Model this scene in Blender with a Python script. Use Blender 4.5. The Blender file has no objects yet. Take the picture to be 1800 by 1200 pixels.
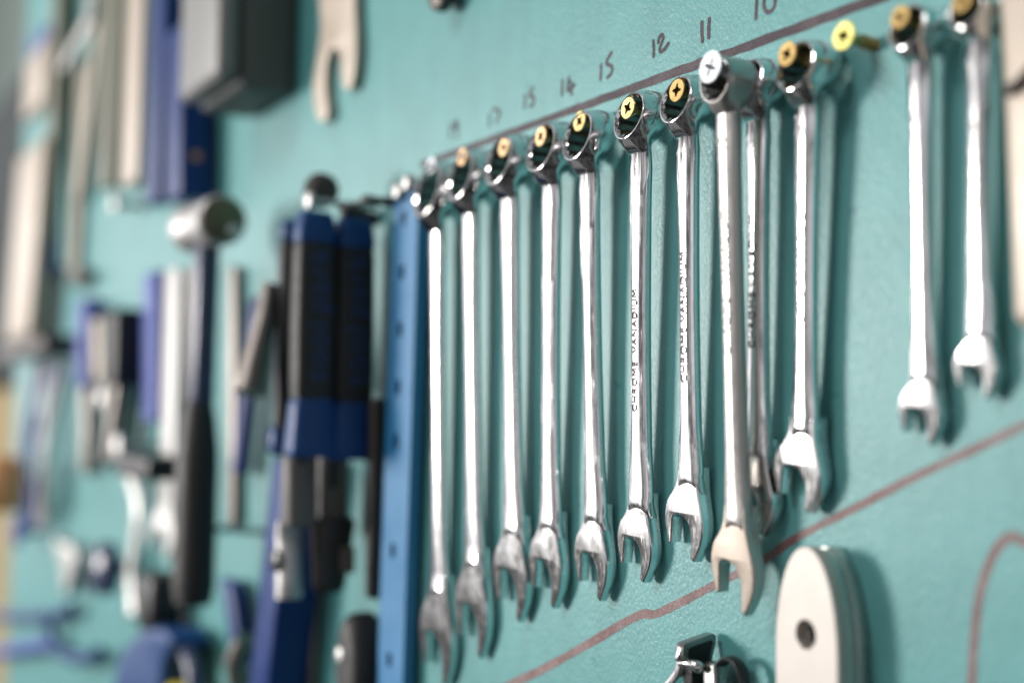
import bpy, bmesh, math, random
from mathutils import Vector, Matrix
from mathutils.geometry import tessellate_polygon

# ---------------------------------------------------------------- basics
SC = bpy.context.scene
COL = SC.collection
MM = 0.001
random.seed(7)

# All coordinates below are millimetres on the tool board:
#   x = along the board to the right, z = up, h = distance out of the board (world -Y).

# ---------------------------------------------------------------- camera
cam_data = bpy.data.cameras.new("camera")
cam = bpy.data.objects.new("camera", cam_data)
COL.objects.link(cam)
rot = Matrix([[0.5168, 0.04624, 0.854857], [0.856054, -0.038996, -0.515414], [0.009504, 0.998169, -0.059737]])
cam.matrix_world = Matrix.Translation(Vector([389.949, -287.248, -122.762]) * MM) @ rot.to_4x4()
cam_data.sensor_width = 36.0
cam_data.lens = 44.0
cam_data.clip_start = 0.01
cam_data.clip_end = 60.0
cam_data.dof.use_dof = True
cam_data.dof.focus_distance = 0.455
cam_data.dof.aperture_fstop = 3.4
SC.camera = cam

# ---------------------------------------------------------------- world: a daylit workshop around the board
world = bpy.data.worlds.new("World")
SC.world = world
world.use_nodes = True
wt = world.node_tree
wt.nodes.clear()
def wn(t, **kw):
    n = wt.nodes.new(t)
    for k, v in kw.items():
        setattr(n, k, v)
    return n
w_out = wn('ShaderNodeOutputWorld'); w_bg = wn('ShaderNodeBackground')
w_tc = wn('ShaderNodeTexCoord'); w_sep = wn('ShaderNodeSeparateXYZ')
wt.links.new(w_tc.outputs['Generated'], w_sep.inputs[0])
w_z = wn('ShaderNodeMapRange'); w_z.inputs['From Min'].default_value = -0.55; w_z.inputs['From Max'].default_value = 0.35
w_z.inputs['To Min'].default_value = 0.10; w_z.inputs['To Max'].default_value = 0.40
w_z.interpolation_type = 'SMOOTHSTEP'
wt.links.new(w_sep.outputs['Z'], w_z.inputs['Value'])
w_x = wn('ShaderNodeMapRange'); w_x.inputs['From Min'].default_value = -0.15; w_x.inputs['From Max'].default_value = -0.62
w_x.inputs['To Min'].default_value = 0.50; w_x.inputs['To Max'].default_value = 1.5
w_x.interpolation_type = 'SMOOTHSTEP'
wt.links.new(w_sep.outputs['X'], w_x.inputs['Value'])
# a band of daylight at eye height (the row of workshop windows)
w_b = wn('ShaderNodeMapRange'); w_b.interpolation_type = 'SMOOTHSTEP'
w_abs = wn('ShaderNodeMath', operation='ABSOLUTE'); w_off = wn('ShaderNodeMath', operation='SUBTRACT'); w_off.inputs[1].default_value = 0.03
wt.links.new(w_sep.outputs['Z'], w_off.inputs[0]); wt.links.new(w_off.outputs[0], w_abs.inputs[0]); wt.links.new(w_abs.outputs[0], w_b.inputs['Value'])
w_b.inputs['From Min'].default_value = 0.22; w_b.inputs['From Max'].default_value = 0.10
w_b.inputs['To Min'].default_value = 0.0; w_b.inputs['To Max'].default_value = 0.75
w_zs = wn('ShaderNodeMath', operation='ADD'); wt.links.new(w_z.outputs[0], w_zs.inputs[0]); wt.links.new(w_b.outputs[0], w_zs.inputs[1])
w_e = wn('ShaderNodeMapRange'); w_e.interpolation_type = 'SMOOTHSTEP'
w_e.inputs['From Min'].default_value = -0.90; w_e.inputs['From Max'].default_value = -0.975
w_e.inputs['To Min'].default_value = 1.0; w_e.inputs['To Max'].default_value = 0.95
wt.links.new(w_sep.outputs['X'], w_e.inputs['Value'])
w_xe = wn('ShaderNodeMath', operation='MULTIPLY'); wt.links.new(w_x.outputs[0], w_xe.inputs[0]); wt.links.new(w_e.outputs[0], w_xe.inputs[1])
w_m = wn('ShaderNodeMath', operation='MULTIPLY')
wt.links.new(w_zs.outputs[0], w_m.inputs[0]); wt.links.new(w_xe.outputs[0], w_m.inputs[1])
w_ns = wn('ShaderNodeTexNoise'); w_ns.inputs['Scale'].default_value = 4.5; w_ns.inputs['Detail'].default_value = 2.0
w_mp = wn('ShaderNodeMapping'); w_mp.inputs['Scale'].default_value = (1.0, 1.0, 0.45)
wt.links.new(w_tc.outputs['Generated'], w_mp.inputs[0]); wt.links.new(w_mp.outputs[0], w_ns.inputs['Vector'])
w_nr = wn('ShaderNodeMapRange'); w_nr.inputs['From Min'].default_value = 0.42; w_nr.inputs['From Max'].default_value = 0.58
w_nr.inputs['To Min'].default_value = 0.18; w_nr.inputs['To Max'].default_value = 1.5
wt.links.new(w_ns.outputs[0], w_nr.inputs['Value'])
w_m2 = wn('ShaderNodeMath', operation='MULTIPLY')
wt.links.new(w_m.outputs[0], w_m2.inputs[0]); wt.links.new(w_nr.outputs[0], w_m2.inputs[1])
w_bg.inputs['Color'].default_value = (0.98, 0.97, 1.0, 1)
wt.links.new(w_m2.outputs[0], w_bg.inputs['Strength'])
wt.links.new(w_bg.outputs[0], w_out.inputs[0])

# ---------------------------------------------------------------- the workshop window (key light), to the left of the board
key = bpy.data.lights.new("window_light", 'AREA')
key.shape = 'RECTANGLE'; key.size = 1.2; key.size_y = 1.25
key.energy = 256.0
key.color = (1.0, 0.965, 0.92)
key_o = bpy.data.objects.new("window_light", key)
COL.objects.link(key_o)
tgt = Vector((0.0, 0.0, -0.10))
kdir = Vector((-0.66, -0.74, 0.055)).normalized()
key_o.location = tgt + kdir * 5.5
key_o.rotation_euler = (tgt - key_o.location).to_track_quat('-Z', 'Y').to_euler()

# added unseen fill lamp above and in front, lightens the shadows on the board
key2 = bpy.data.lights.new("shadow_fill_light", 'AREA')
key2.shape = 'RECTANGLE'; key2.size = 1.5; key2.size_y = 1.3
key2.energy = 125.0
key2.color = (1.0, 0.98, 0.96)
key2_o = bpy.data.objects.new("shadow_fill_light", key2)
COL.objects.link(key2_o)
key2_o.location = tgt + Vector((-0.12, -0.72, 0.68)).normalized() * 5.5
key2_o.rotation_euler = (tgt - key2_o.location).to_track_quat('-Z', 'Y').to_euler()

SC.view_settings.view_transform = 'Standard'
SC.view_settings.look = 'None'
SC.view_settings.exposure = 0.0
SC.view_settings.gamma = 1.0
SC.view_settings.use_curve_mapping = False
SC.render.engine = 'CYCLES'
SC.cycles.use_denoising = True
SC.cycles.max_bounces = 8
SC.cycles.sample_clamp_indirect = 6.0

# ---------------------------------------------------------------- materials
def new_mat(name):
    m = bpy.data.materials.new(name); m.use_nodes = True
    nt = m.node_tree
    return m, nt, nt.nodes['Principled BSDF']

def mat(name, col, rough=0.5, metal=0.0, spec=0.5, var=0.10, vscale=60.0, bump=0.0, bscale=600.0,
        rvar=0.08, stretch=None, coat=0.0, smudge=0.0):
    """procedural material: colour and roughness broken up by noise, optional bump"""
    m, nt, b = new_mat(name)
    L = nt.links
    tc = nt.nodes.new('ShaderNodeTexCoord')
    vec = tc.outputs['Object']
    if stretch:
        mp = nt.nodes.new('ShaderNodeMapping'); mp.inputs['Scale'].default_value = stretch
        L.new(vec, mp.inputs[0]); vec = mp.outputs[0]
    n = nt.nodes.new('ShaderNodeTexNoise'); n.inputs['Scale'].default_value = vscale; n.inputs['Detail'].default_value = 5
    n.inputs['Roughness'].default_value = 0.6
    L.new(vec, n.inputs['Vector'])
    mx = nt.nodes.new('ShaderNodeMix'); mx.data_type = 'RGBA'
    lo = tuple(c * (1 - var) for c in col); hi = tuple(min(1, c * (1 + var)) for c in col)
    mx.inputs[6].default_value = (*lo, 1); mx.inputs[7].default_value = (*hi, 1)
    L.new(n.outputs[0], mx.inputs[0]); L.new(mx.outputs[2], b.inputs['Base Color'])
    mr = nt.nodes.new('ShaderNodeMapRange')
    mr.inputs['From Min'].default_value = 0.3; mr.inputs['From Max'].default_value = 0.7
    mr.inputs['To Min'].default_value = max(0.02, rough - rvar); mr.inputs['To Max'].default_value = min(1, rough + rvar)
    L.new(n.outputs[0], mr.inputs['Value']); L.new(mr.outputs[0], b.inputs['Roughness'])
    if smudge:
        sn = nt.nodes.new('ShaderNodeTexNoise'); sn.inputs['Scale'].default_value = 55; sn.inputs['Detail'].default_value = 6; sn.inputs['Roughness'].default_value = 0.65
        L.new(tc.outputs['Object'], sn.inputs['Vector'])
        sr = nt.nodes.new('ShaderNodeMapRange'); sr.inputs['From Min'].default_value = 0.48; sr.inputs['From Max'].default_value = 0.72
        sr.inputs['To Max'].default_value = smudge
        L.new(sn.outputs[0], sr.inputs['Value'])
        sa = nt.nodes.new('ShaderNodeMath'); sa.operation = 'ADD'; L.new(mr.outputs[0], sa.inputs[0]); L.new(sr.outputs[0], sa.inputs[1])
        sm = nt.nodes.new('ShaderNodeMapping'); sm.inputs['Scale'].default_value = (1.0, 1.0, 0.035); sm.inputs['Rotation'].default_value = (0.03, 0.05, 0)
        L.new(tc.outputs['Object'], sm.inputs[0])
        sx_ = nt.nodes.new('ShaderNodeTexNoise'); sx_.inputs['Scale'].default_value = 2200; sx_.inputs['Detail'].default_value = 2; L.new(sm.outputs[0], sx_.inputs['Vector'])
        sy_ = nt.nodes.new('ShaderNodeMapRange'); sy_.inputs['From Min'].default_value = 0.55; sy_.inputs['From Max'].default_value = 0.75; sy_.inputs['To Max'].default_value = 0.22
        L.new(sx_.outputs[0], sy_.inputs['Value'])
        sb = nt.nodes.new('ShaderNodeMath'); sb.operation = 'ADD'; L.new(sa.outputs[0], sb.inputs[0]); L.new(sy_.outputs[0], sb.inputs[1])
        L.new(sb.outputs[0], b.inputs['Roughness'])
    b.inputs['Metallic'].default_value = metal
    b.inputs['Specular IOR Level'].default_value = spec
    if coat:
        b.inputs['Coat Weight'].default_value = coat; b.inputs['Coat Roughness'].default_value = 0.12
    if bump:
        n2 = nt.nodes.new('ShaderNodeTexNoise'); n2.inputs['Scale'].default_value = bscale; n2.inputs['Detail'].default_value = 3
        L.new(vec, n2.inputs['Vector'])
        bp = nt.nodes.new('ShaderNodeBump'); bp.inputs['Strength'].default_value = bump; bp.inputs['Distance'].default_value = 0.0004
        L.new(n2.outputs[0], bp.inputs['Height']); L.new(bp.outputs[0], b.inputs['Normal'])
    return m

def board_surface(name, col, rough, ink=False, ink2=None):
    """roller-applied gloss paint: fine orange-peel and longer wrinkles, a few scuffs; ink shares the same bumps"""
    m, nt, b = new_mat(name); L = nt.links
    geo = nt.nodes.new('ShaderNodeNewGeometry'); pos = geo.outputs['Position']
    # colour
    n = nt.nodes.new('ShaderNodeTexNoise'); n.inputs['Scale'].default_value = 9; n.inputs['Detail'].default_value = 6
    L.new(pos, n.inputs['Vector'])
    mx = nt.nodes.new('ShaderNodeMix'); mx.data_type = 'RGBA'
    mx.inputs[6].default_value = (*[c * 0.90 for c in col], 1); mx.inputs[7].default_value = (*[c * 1.08 for c in col], 1)
    L.new(n.outputs[0], mx.inputs[0]); colour = mx.outputs[2]
    nb = nt.nodes.new('ShaderNodeTexNoise'); nb.inputs['Scale'].default_value = 42; nb.inputs['Detail'].default_value = 4
    L.new(pos, nb.inputs['Vector'])
    nr = nt.nodes.new('ShaderNodeMapRange'); nr.inputs['From Min'].default_value = 0.35; nr.inputs['From Max'].default_value = 0.7
    nr.inputs['To Min'].default_value = 1.06; nr.inputs['To Max'].default_value = 0.86
    ms = nt.nodes.new('ShaderNodeMapping'); ms.inputs['Scale'].default_value = (1.0, 1.0, 0.12); L.new(pos, ms.inputs[0])
    ns = nt.nodes.new('ShaderNodeTexNoise'); ns.inputs['Scale'].default_value = 95; ns.inputs['Detail'].default_value = 4; L.new(ms.outputs[0], ns.inputs['Vector'])
    av = nt.nodes.new('ShaderNodeMath'); av.operation = 'MULTIPLY_ADD'; av.inputs[1].default_value = 0.45; L.new(ns.outputs[0], av.inputs[0])
    hv = nt.nodes.new('ShaderNodeMath'); hv.operation = 'MULTIPLY'; hv.inputs[1].default_value = 0.55; L.new(nb.outputs[0], hv.inputs[0]); L.new(hv.outputs[0], av.inputs[2])
    L.new(av.outputs[0], nr.inputs['Value'])
    mv = nt.nodes.new('ShaderNodeMix'); mv.data_type = 'RGBA'; mv.blend_type = 'MULTIPLY'; mv.inputs[0].default_value = 1.0
    L.new(colour, mv.inputs[6]); L.new(nr.outputs[0], mv.inputs[7]); colour = mv.outputs[2]
    if ink:
        g = nt.nodes.new('ShaderNodeTexNoise'); g.inputs['Scale'].default_value = 1300; g.inputs['Detail'].default_value = 3
        L.new(pos, g.inputs['Vector'])
        r = nt.nodes.new('ShaderNodeMapRange'); r.inputs['From Min'].default_value = 0.40; r.inputs['From Max'].default_value = 0.72
        g2 = nt.nodes.new('ShaderNodeTexNoise'); g2.inputs['Scale'].default_value = 85; g2.inputs['Detail'].default_value = 3
        L.new(pos, g2.inputs['Vector'])
        gm = nt.nodes.new('ShaderNodeMath'); gm.operation = 'MULTIPLY_ADD'; gm.inputs[1].default_value = 0.7; gm.inputs[2].default_value = -0.33
        L.new(g2.outputs[0], gm.inputs[0])
        ga = nt.nodes.new('ShaderNodeMath'); ga.operation = 'ADD'; L.new(g.outputs[0], ga.inputs[0]); L.new(gm.outputs[0], ga.inputs[1])
        L.new(ga.outputs[0], r.inputs['Value'])
        m2 = nt.nodes.new('ShaderNodeMix'); m2.data_type = 'RGBA'
        m2.inputs[7].default_value = (*ink2, 1)
        L.new(r.outputs[0], m2.inputs[0]); L.new(colour, m2.inputs[6]); colour = m2.outputs[2]
    else:
        # scuffs and specks of darker, deeper teal
        g = nt.nodes.new('ShaderNodeTexNoise'); g.inputs['Scale'].default_value = 75; g.inputs['Detail'].default_value = 4
        L.new(pos, g.inputs['Vector'])
        r = nt.nodes.new('ShaderNodeMapRange'); r.inputs['From Min'].default_value = 0.665; r.inputs['From Max'].default_value = 0.74
        r.inputs['To Max'].default_value = 0.75
        L.new(g.outputs[0], r.inputs['Value'])
        m2 = nt.nodes.new('ShaderNodeMix'); m2.data_type = 'RGBA'
        m2.inputs[7].default_value = (0.035, 0.20, 0.21, 1)
        L.new(r.outputs[0], m2.inputs[0]); L.new(colour, m2.inputs[6]); colour = m2.outputs[2]
    L.new(colour, b.inputs['Base Color'])
    b.inputs['Roughness'].default_value = rough
    b.inputs['Specular IOR Level'].default_value = 0.40 if ink else 0.60
    # bumps
    mp = nt.nodes.new('ShaderNodeMapping'); mp.inputs['Rotation'].default_value = (0, 0.6, 0); mp.inputs['Scale'].default_value = (1.0, 1.0, 0.55)
    L.new(pos, mp.inputs[0])
    a = nt.nodes.new('ShaderNodeTexNoise'); a.inputs['Scale'].default_value = 900; a.inputs['Detail'].default_value = 4; a.inputs['Roughness'].default_value = 0.55
    a.inputs['Distortion'].default_value = 0.6
    L.new(mp.outputs[0], a.inputs['Vector'])
    c = nt.nodes.new('ShaderNodeTexNoise'); c.inputs['Scale'].default_value = 130; c.inputs['Detail'].default_value = 2
    L.new(pos, c.inputs['Vector'])
    ad = nt.nodes.new('ShaderNodeMath'); ad.operation = 'MULTIPLY_ADD'; ad.inputs[1].default_value = 0.35
    L.new(c.outputs[0], ad.inputs[0]); L.new(a.outputs[0], ad.inputs[2])
    bp = nt.nodes.new('ShaderNodeBump'); bp.inputs['Strength'].default_value = 0.42; bp.inputs['Distance'].default_value = 0.0006
    L.new(ad.outputs[0], bp.inputs['Height']); L.new(bp.outputs[0], b.inputs['Normal'])
    return m

M = {}
M['teal'] = board_surface('teal gloss paint', (0.104, 0.345, 0.345), 0.41)
M['ink'] = board_surface('dark marker ink', (0.035, 0.022, 0.030), 0.62, True, (0.10, 0.075, 0.09))
M['ink_red'] = board_surface('red brown marker ink with sheen colour', (0.155, 0.070, 0.070), 0.5, True, (0.27, 0.20, 0.195))  # pinkish window sheen on the dark ink is mixed into this colour
M['chrome'] = mat('polished chrome', (0.80, 0.79, 0.79), 0.09, 1.0, var=0.06, vscale=300, rvar=0.04, bump=0.05, bscale=70, smudge=0.16)
M['satin'] = mat('satin chrome', (0.72, 0.71, 0.70), 0.15, 1.0, var=0.14, vscale=350, rvar=0.04, bump=0.08, bscale=140, smudge=0.05)
M['old_steel'] = mat('worn dull steel', (0.54, 0.52, 0.50), 0.38, 1.0, var=0.12, vscale=260, rvar=0.08, bump=0.06, bscale=500)
M['old_face'] = mat('bare worn jaw steel', (0.46, 0.40, 0.345), 0.50, 1.0, var=0.10, vscale=350, rvar=0.06, bump=0.06, bscale=700)
M['bore'] = mat('oily broached steel', (0.36, 0.36, 0.35), 0.30, 1.0, var=0.2, vscale=300)
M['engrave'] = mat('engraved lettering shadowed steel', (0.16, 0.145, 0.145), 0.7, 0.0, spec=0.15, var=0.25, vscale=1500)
M['engrave_faint'] = mat('faint worn lettering', (0.42, 0.39, 0.37), 0.6, 0.2, var=0.3, vscale=1500)
M['brass'] = mat('yellow zinc plating', (0.84, 0.66, 0.30), 0.34, 1.0, var=0.10, vscale=500, bump=0.03)
M['copper_brass'] = mat('reddish zinc plating', (0.86, 0.60, 0.34), 0.36, 1.0, var=0.10, vscale=500, bump=0.03)
M['lemon_brass'] = mat('greenish yellow zinc plating', (0.84, 0.78, 0.26), 0.36, 1.0, var=0.10, vscale=500, bump=0.03)
M['dull_brass'] = mat('tarnished yellow zinc plating', (0.46, 0.32, 0.13), 0.42, 1.0, var=0.2, vscale=700, bump=0.05)
M['zinc'] = mat('bright zinc plating', (0.72, 0.75, 0.78), 0.36, 1.0, var=0.06, vscale=500)
M['recess'] = mat('dark drive recess', (0.10, 0.07, 0.02), 0.4, 0.8, var=0.2, vscale=800)
M['recess_grey'] = mat('dark blue grey recess', (0.03, 0.045, 0.06), 0.6, 0.0, spec=0.2, var=0.2, vscale=800)
M['blue_strip'] = mat('blue painted steel', (0.030, 0.200, 0.42), 0.42, 0.0, var=0.08, vscale=70, bump=0.05)
M['blue'] = mat('dark blue vinyl', (0.009, 0.040, 0.19), 0.42, 0.0, spec=0.3, var=0.12, vscale=80)
M['blue_mid'] = mat('mid blue plastic', (0.006, 0.055, 0.20), 0.42, 0.0, spec=0.35, var=0.12, vscale=80)
M['lilac'] = mat('blue violet plastic', (0.055, 0.095, 0.40), 0.45, 0.0, var=0.10, vscale=80)
M['navy'] = mat('navy blue enamel', (0.045, 0.060, 0.125), 0.26, 0.0, var=0.12, vscale=80)
M['rubber'] = mat('black rubber grip', (0.016, 0.015, 0.015), 0.55, 0.0, var=0.2, vscale=200, bump=0.15, bscale=900)
M['black'] = mat('black plastic', (0.012, 0.012, 0.013), 0.38, 0.0, var=0.2, vscale=120)
M['grey_metal'] = mat('grey phosphated steel', (0.30, 0.27, 0.25), 0.42, 1.0, var=0.15, vscale=200, bump=0.05)
M['dark_metal'] = mat('dark oily steel', (0.075, 0.065, 0.06), 0.42, 0.7, var=0.2, vscale=200, bump=0.05)
M['neck_dark'] = mat('dark brown grey casting', (0.085, 0.075, 0.070), 0.8, 0.0, spec=0.2, var=0.15, vscale=90, bump=0.05)
M['neck_grey'] = mat('grey tool steel', (0.16, 0.145, 0.13), 0.6, 0.0, var=0.15, vscale=90, bump=0.05)
M['silver'] = mat('matt silver steel', (0.54, 0.53, 0.52), 0.48, 0.6, var=0.08, vscale=120)
M['cream'] = mat('cream plated steel', (0.56, 0.48, 0.40), 0.42, 0.15, var=0.08, vscale=60)
M['khaki'] = mat('beige grey plastic', (0.30, 0.28, 0.22), 0.5, 0.0, var=0.10, vscale=50)
M['grey_plastic'] = mat('grey plastic', (0.215, 0.215, 0.21), 0.45, 0.0, var=0.05, vscale=60)
M['box_side'] = mat('dark grey green plastic', (0.095, 0.105, 0.10), 0.6, 0.0, var=0.10, vscale=60)
M['white_metal'] = mat('polished pale aluminium', (0.52, 0.485, 0.45), 0.55, 0.45, var=0.025, rvar=0.02, vscale=120, bump=0.03, bscale=300)
M['alu_edge'] = mat('aluminium edge', (0.55, 0.55, 0.52), 0.30, 0.9, var=0.08, vscale=200)
M['wall'] = mat('grey green plaster', (0.30, 0.36, 0.34), 0.9, 0.0, spec=0.08, var=0.08, vscale=10)
M['dark_grey'] = mat('dark slate paint', (0.085, 0.095, 0.10), 0.85, 0.0, spec=0.06, var=0.12, vscale=12)
M['ochre'] = mat('ochre board', (0.36, 0.29, 0.17), 0.85, 0.0, spec=0.1, var=0.10, vscale=12)
M['orange'] = mat('orange plastic', (0.85, 0.36, 0.16), 0.5, 0.0, var=0.10, vscale=30)
M['hammer_face'] = mat('shaded brown hammer face', (0.18, 0.14, 0.09), 0.40, 0.8, var=0.2, vscale=150)  # shade of the face turned from the window is put into the colour
M['pale'] = mat('pale translucent plastic', (0.70, 0.71, 0.72), 0.4, 0.0, var=0.08, vscale=60)
M['yellow'] = mat('yellow plastic', (0.60, 0.50, 0.06), 0.45, 0.0, var=0.10, vscale=60)
M['letter_blue'] = mat('dark blue print', (0.008, 0.040, 0.15), 0.5, 0.0, var=0.1, vscale=200)

# ---------------------------------------------------------------- mesh helpers
class MB:
    """collects shapes in mm (x along board, h out of board, z up) into ONE mesh"""
    def __init__(self):
        self.v = []; self.f = []; self.m = []
    def V(self, x, h, z):
        self.v.append((x * MM, -h * MM, z * MM)); return len(self.v) - 1
    def F(self, ids, mi=0):
        self.f.append(tuple(ids)); self.m.append(mi)
    def rings(self, rings, close=True, cap=True, mi=0):
        """rings: list of equal-length loops of (x,h,z)"""
        ids = [[self.V(*p) for p in r] for r in rings]
        n = len(ids[0])
        for a, b in zip(ids[:-1], ids[1:]):
            for i in range(n if close else n - 1):
                j = (i + 1) % n
                self.F((a[i], a[j], b[j], b[i]), mi)
        if cap:
            self.F(list(reversed(ids[0])), mi); self.F(ids[-1], mi)
        return ids
    def box(self, x0, x1, h0, h1, z0, z1, r=1.0, skew=(0, 0), mi=0, n=3):
        """rounded-edge box: footprint in x,h with rounded corners, ends chamfered; skew shifts the top in x,h"""
        r = min(r, abs(x1 - x0) * .45, abs(h1 - h0) * .45, abs(z1 - z0) * .45)
        def loop(ins, z):
            pts = []
            for cx, cy, a0 in ((x1 - r, h1 - r, 0), (x0 + r, h1 - r, 90), (x0 + r, h0 + r, 180), (x1 - r, h0 + r, 270)):
                for k in range(n + 1):
                    a = math.radians(a0 + 90 * k / n)
                    t = (z - z0) / (z1 - z0)
                    pts.append((cx + (r - ins) * math.cos(a) + skew[0] * t, cy + (r - ins) * math.sin(a) + skew[1] * t, z))
            return pts
        L = []
        for k in range(n + 1):
            a = math.radians(90 * k / n); L.append(loop(r * (1 - math.sin(a)), z0 + r * (1 - math.cos(a))))
        for k in range(n + 1):
            a = math.radians(90 * k / n); L.append(loop(r * (1 - math.cos(a)), z1 - r * (1 - math.sin(a))))
        self.rings(L, mi=mi)
        return self
    def tube(self, path, rad, seg=12, mi=0, flat=1.0):
        """tube along (x,h,z) points; rad number or list"""
        P_ = [Vector((p[0], p[1], p[2])) for p in path]
        R_ = rad if isinstance(rad, (list, tuple)) else [rad] * len(P_)
        L = []; up = None
        for i, p in enumerate(P_):
            t = (P_[min(i + 1, len(P_) - 1)] - P_[max(i - 1, 0)]).normalized()
            if up is None:
                up = Vector((0, 1, 0)) if abs(t.y) < .9 else Vector((1, 0, 0))
            s = t.cross(up).normalized(); up = s.cross(t).normalized()
            L.append([tuple(p + s * R_[i] * math.cos(a) + up * R_[i] * flat * math.sin(a)) for a in [2 * math.pi * k / seg for k in range(seg)]])
        self.rings(L, mi=mi); return self
    def lathe(self, prof, c=(0, 0, 0), axis='h', seg=48, mi=0, cap=True):
        """prof: list of (radius, distance along axis)"""
        L = []
        for r, d in prof:
            ring = []
            for k in range(seg):
                a = 2 * math.pi * k / seg
                u, w = r * math.cos(a), r * math.sin(a)
                if axis == 'h': ring.append((c[0] + u, c[1] + d, c[2] + w))
                elif axis == 'x': ring.append((c[0] + d, c[1] + u, c[2] + w))
                else: ring.append((c[0] + u, c[1] - w, c[2] + d))
            L.append(ring)
        self.rings(L, mi=mi, cap=cap); return self
    def plate(self, outline, h0, h1, bev=0.8, n=3, mi=0, bevback=None):
        """flat piece from an (x,z) outline, thickness h0..h1, rounded front and back edges"""
        N = len(outline)
        area = sum(outline[i][0] * outline[(i + 1) % N][1] - outline[(i + 1) % N][0] * outline[i][1] for i in range(N))
        o = outline if area > 0 else list(reversed(outline))
        nor = []
        for i in range(N):
            a, b, c = Vector(o[i - 1]), Vector(o[i]), Vector(o[(i + 1) % N])
            e1 = (b - a).normalized() if (b - a).length > 1e-9 else Vector((1, 0)); e2 = (c - b).normalized() if (c - b).length > 1e-9 else e1
            n1 = Vector((-e1.y, e1.x)); n2 = Vector((-e2.y, e2.x)); q = n1 + n2
            if q.length < 1e-6: q = n1
            q.normalize(); q = q / max(.55, q.dot(n1)); nor.append(q)
        def loop(ins, h): return [(o[i][0] + nor[i].x * ins, h, o[i][1] + nor[i].y * ins) for i in range(N)]
        bb = bev * .5 if bevback is None else bevback
        L = [loop(bb, h0), loop(0, h0 + bb)]
        for k in range(n + 1):
            a = math.radians(90 * k / n); L.append(loop(bev * (1 - math.cos(a)), h1 - bev * (1 - math.sin(a))))
        ids = self.rings(L, cap=False, mi=mi)
        for lp, flip in ((0, True), (-1, False)):
            for t in tessellate_polygon([[Vector((p[0], p[2], 0)) for p in L[lp]]]):
                self.F([ids[lp][i] for i in t], mi)
        return self
    def build(self, name, mats, parent=None, sharp=35, at=None, rot=None):
        me = bpy.data.meshes.new(name)
        me.from_pydata(self.v, [], self.f)
        if not isinstance(mats, (list, tuple)): mats = [mats]
        for m in mats: me.materials.append(m)
        if len(mats) > 1: me.polygons.foreach_set('material_index', self.m)
        bm = bmesh.new(); bm.from_mesh(me)
        bmesh.ops.recalc_face_normals(bm, faces=bm.faces)
        bm.to_mesh(me); bm.free()
        me.polygons.foreach_set('use_smooth', [True] * len(me.polygons))
        me.set_sharp_from_angle(angle=math.radians(sharp))
        o = bpy.data.objects.new(name, me); COL.objects.link(o)
        if parent: o.parent = parent
        if at: o.location = (at[0] * MM, -at[1] * MM, at[2] * MM)
        if rot: o.rotation_euler = rot
        return o

def tag(o, label=None, cat=None, group=None, kind=None):
    if label: o['label'] = label
    if cat: o['category'] = cat
    if group: o['group'] = group
    if kind: o['kind'] = kind
    return o

def thing(name, label, cat, at=(0, 0, 0), rot=(0, 0, 0), group=None):
    o = bpy.data.objects.new(name, None); COL.objects.link(o)
    o.empty_display_size = 0.01
    o.location = (at[0] * MM, -at[1] * MM, at[2] * MM); o.rotation_euler = rot
    return tag(o, label, cat, group)

def lerp(a, b, t): return a + (b - a) * t

def spline(pts, n=8, closed=False):
    """Catmull-Rom through 2-D or 3-D points; a point given as (…,'s') is a sharp corner"""
    P_ = [(Vector(p[:-1]), True) if isinstance(p[-1], str) else (Vector(p), False) for p in pts]
    N = len(P_); out = []
    for i in range(N if closed else N - 1):
        p1, s1 = P_[i]; p2, s2 = P_[(i + 1) % N]
        p0 = P_[i - 1][0] if (closed or i > 0) else p1
        p3 = P_[(i + 2) % N][0] if (closed or i < N - 2) else p2
        if s1: p0 = p1
        if s2: p3 = p2
        for k in range(n):
            t = k / n
            out.append(tuple(0.5 * ((2 * p1) + (p2 - p0) * t + (2 * p0 - 5 * p1 + 4 * p2 - p3) * t * t + (3 * p1 - p0 - 3 * p2 + p3) * t ** 3)))
    if not closed: out.append(tuple(P_[-1][0]))
    return out

def ribbon(mb, pts, width, h, jitter=0.0):
    """pen stroke lying on the board, slightly rough edged with rounded ends"""
    P_ = [Vector(p) for p in pts]
    if isinstance(width, (int, float)): width = [width] * len(P_)
    L = []; R_ = []
    for i, p in enumerate(P_):
        t = (P_[min(i + 1, len(P_) - 1)] - P_[max(i - 1, 0)])
        t = t.normalized() if t.length > 0 else Vector((1, 0))
        n = Vector((-t.y, t.x)); w = width[i] / 2
        L.append(p + n * (w + random.uniform(-jitter, jitter))); R_.append(p - n * (w + random.uniform(-jitter, jitter)))
    t0 = (P_[0] - P_[1]).normalized(); t1 = (P_[-1] - P_[-2]).normalized()
    def capf(c, t, w):
        n = Vector((-t.y, t.x)); return [c + n * w * math.cos(a) + t * w * math.sin(a) for a in [math.pi * k / 6 for k in range(7)]]
    a = [mb.V(p.x, h, p.y) for p in L]; b = [mb.V(p.x, h, p.y) for p in R_]
    for i in range(len(a) - 1): mb.F((a[i], a[i + 1], b[i + 1], b[i]))
    mb.F([mb.V(q.x, h - .004, q.y) for q in capf(P_[0], t0, width[0] / 2)])
    mb.F([mb.V(q.x, h - .004, q.y) for q in capf(P_[-1], t1, width[-1] / 2)])

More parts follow.
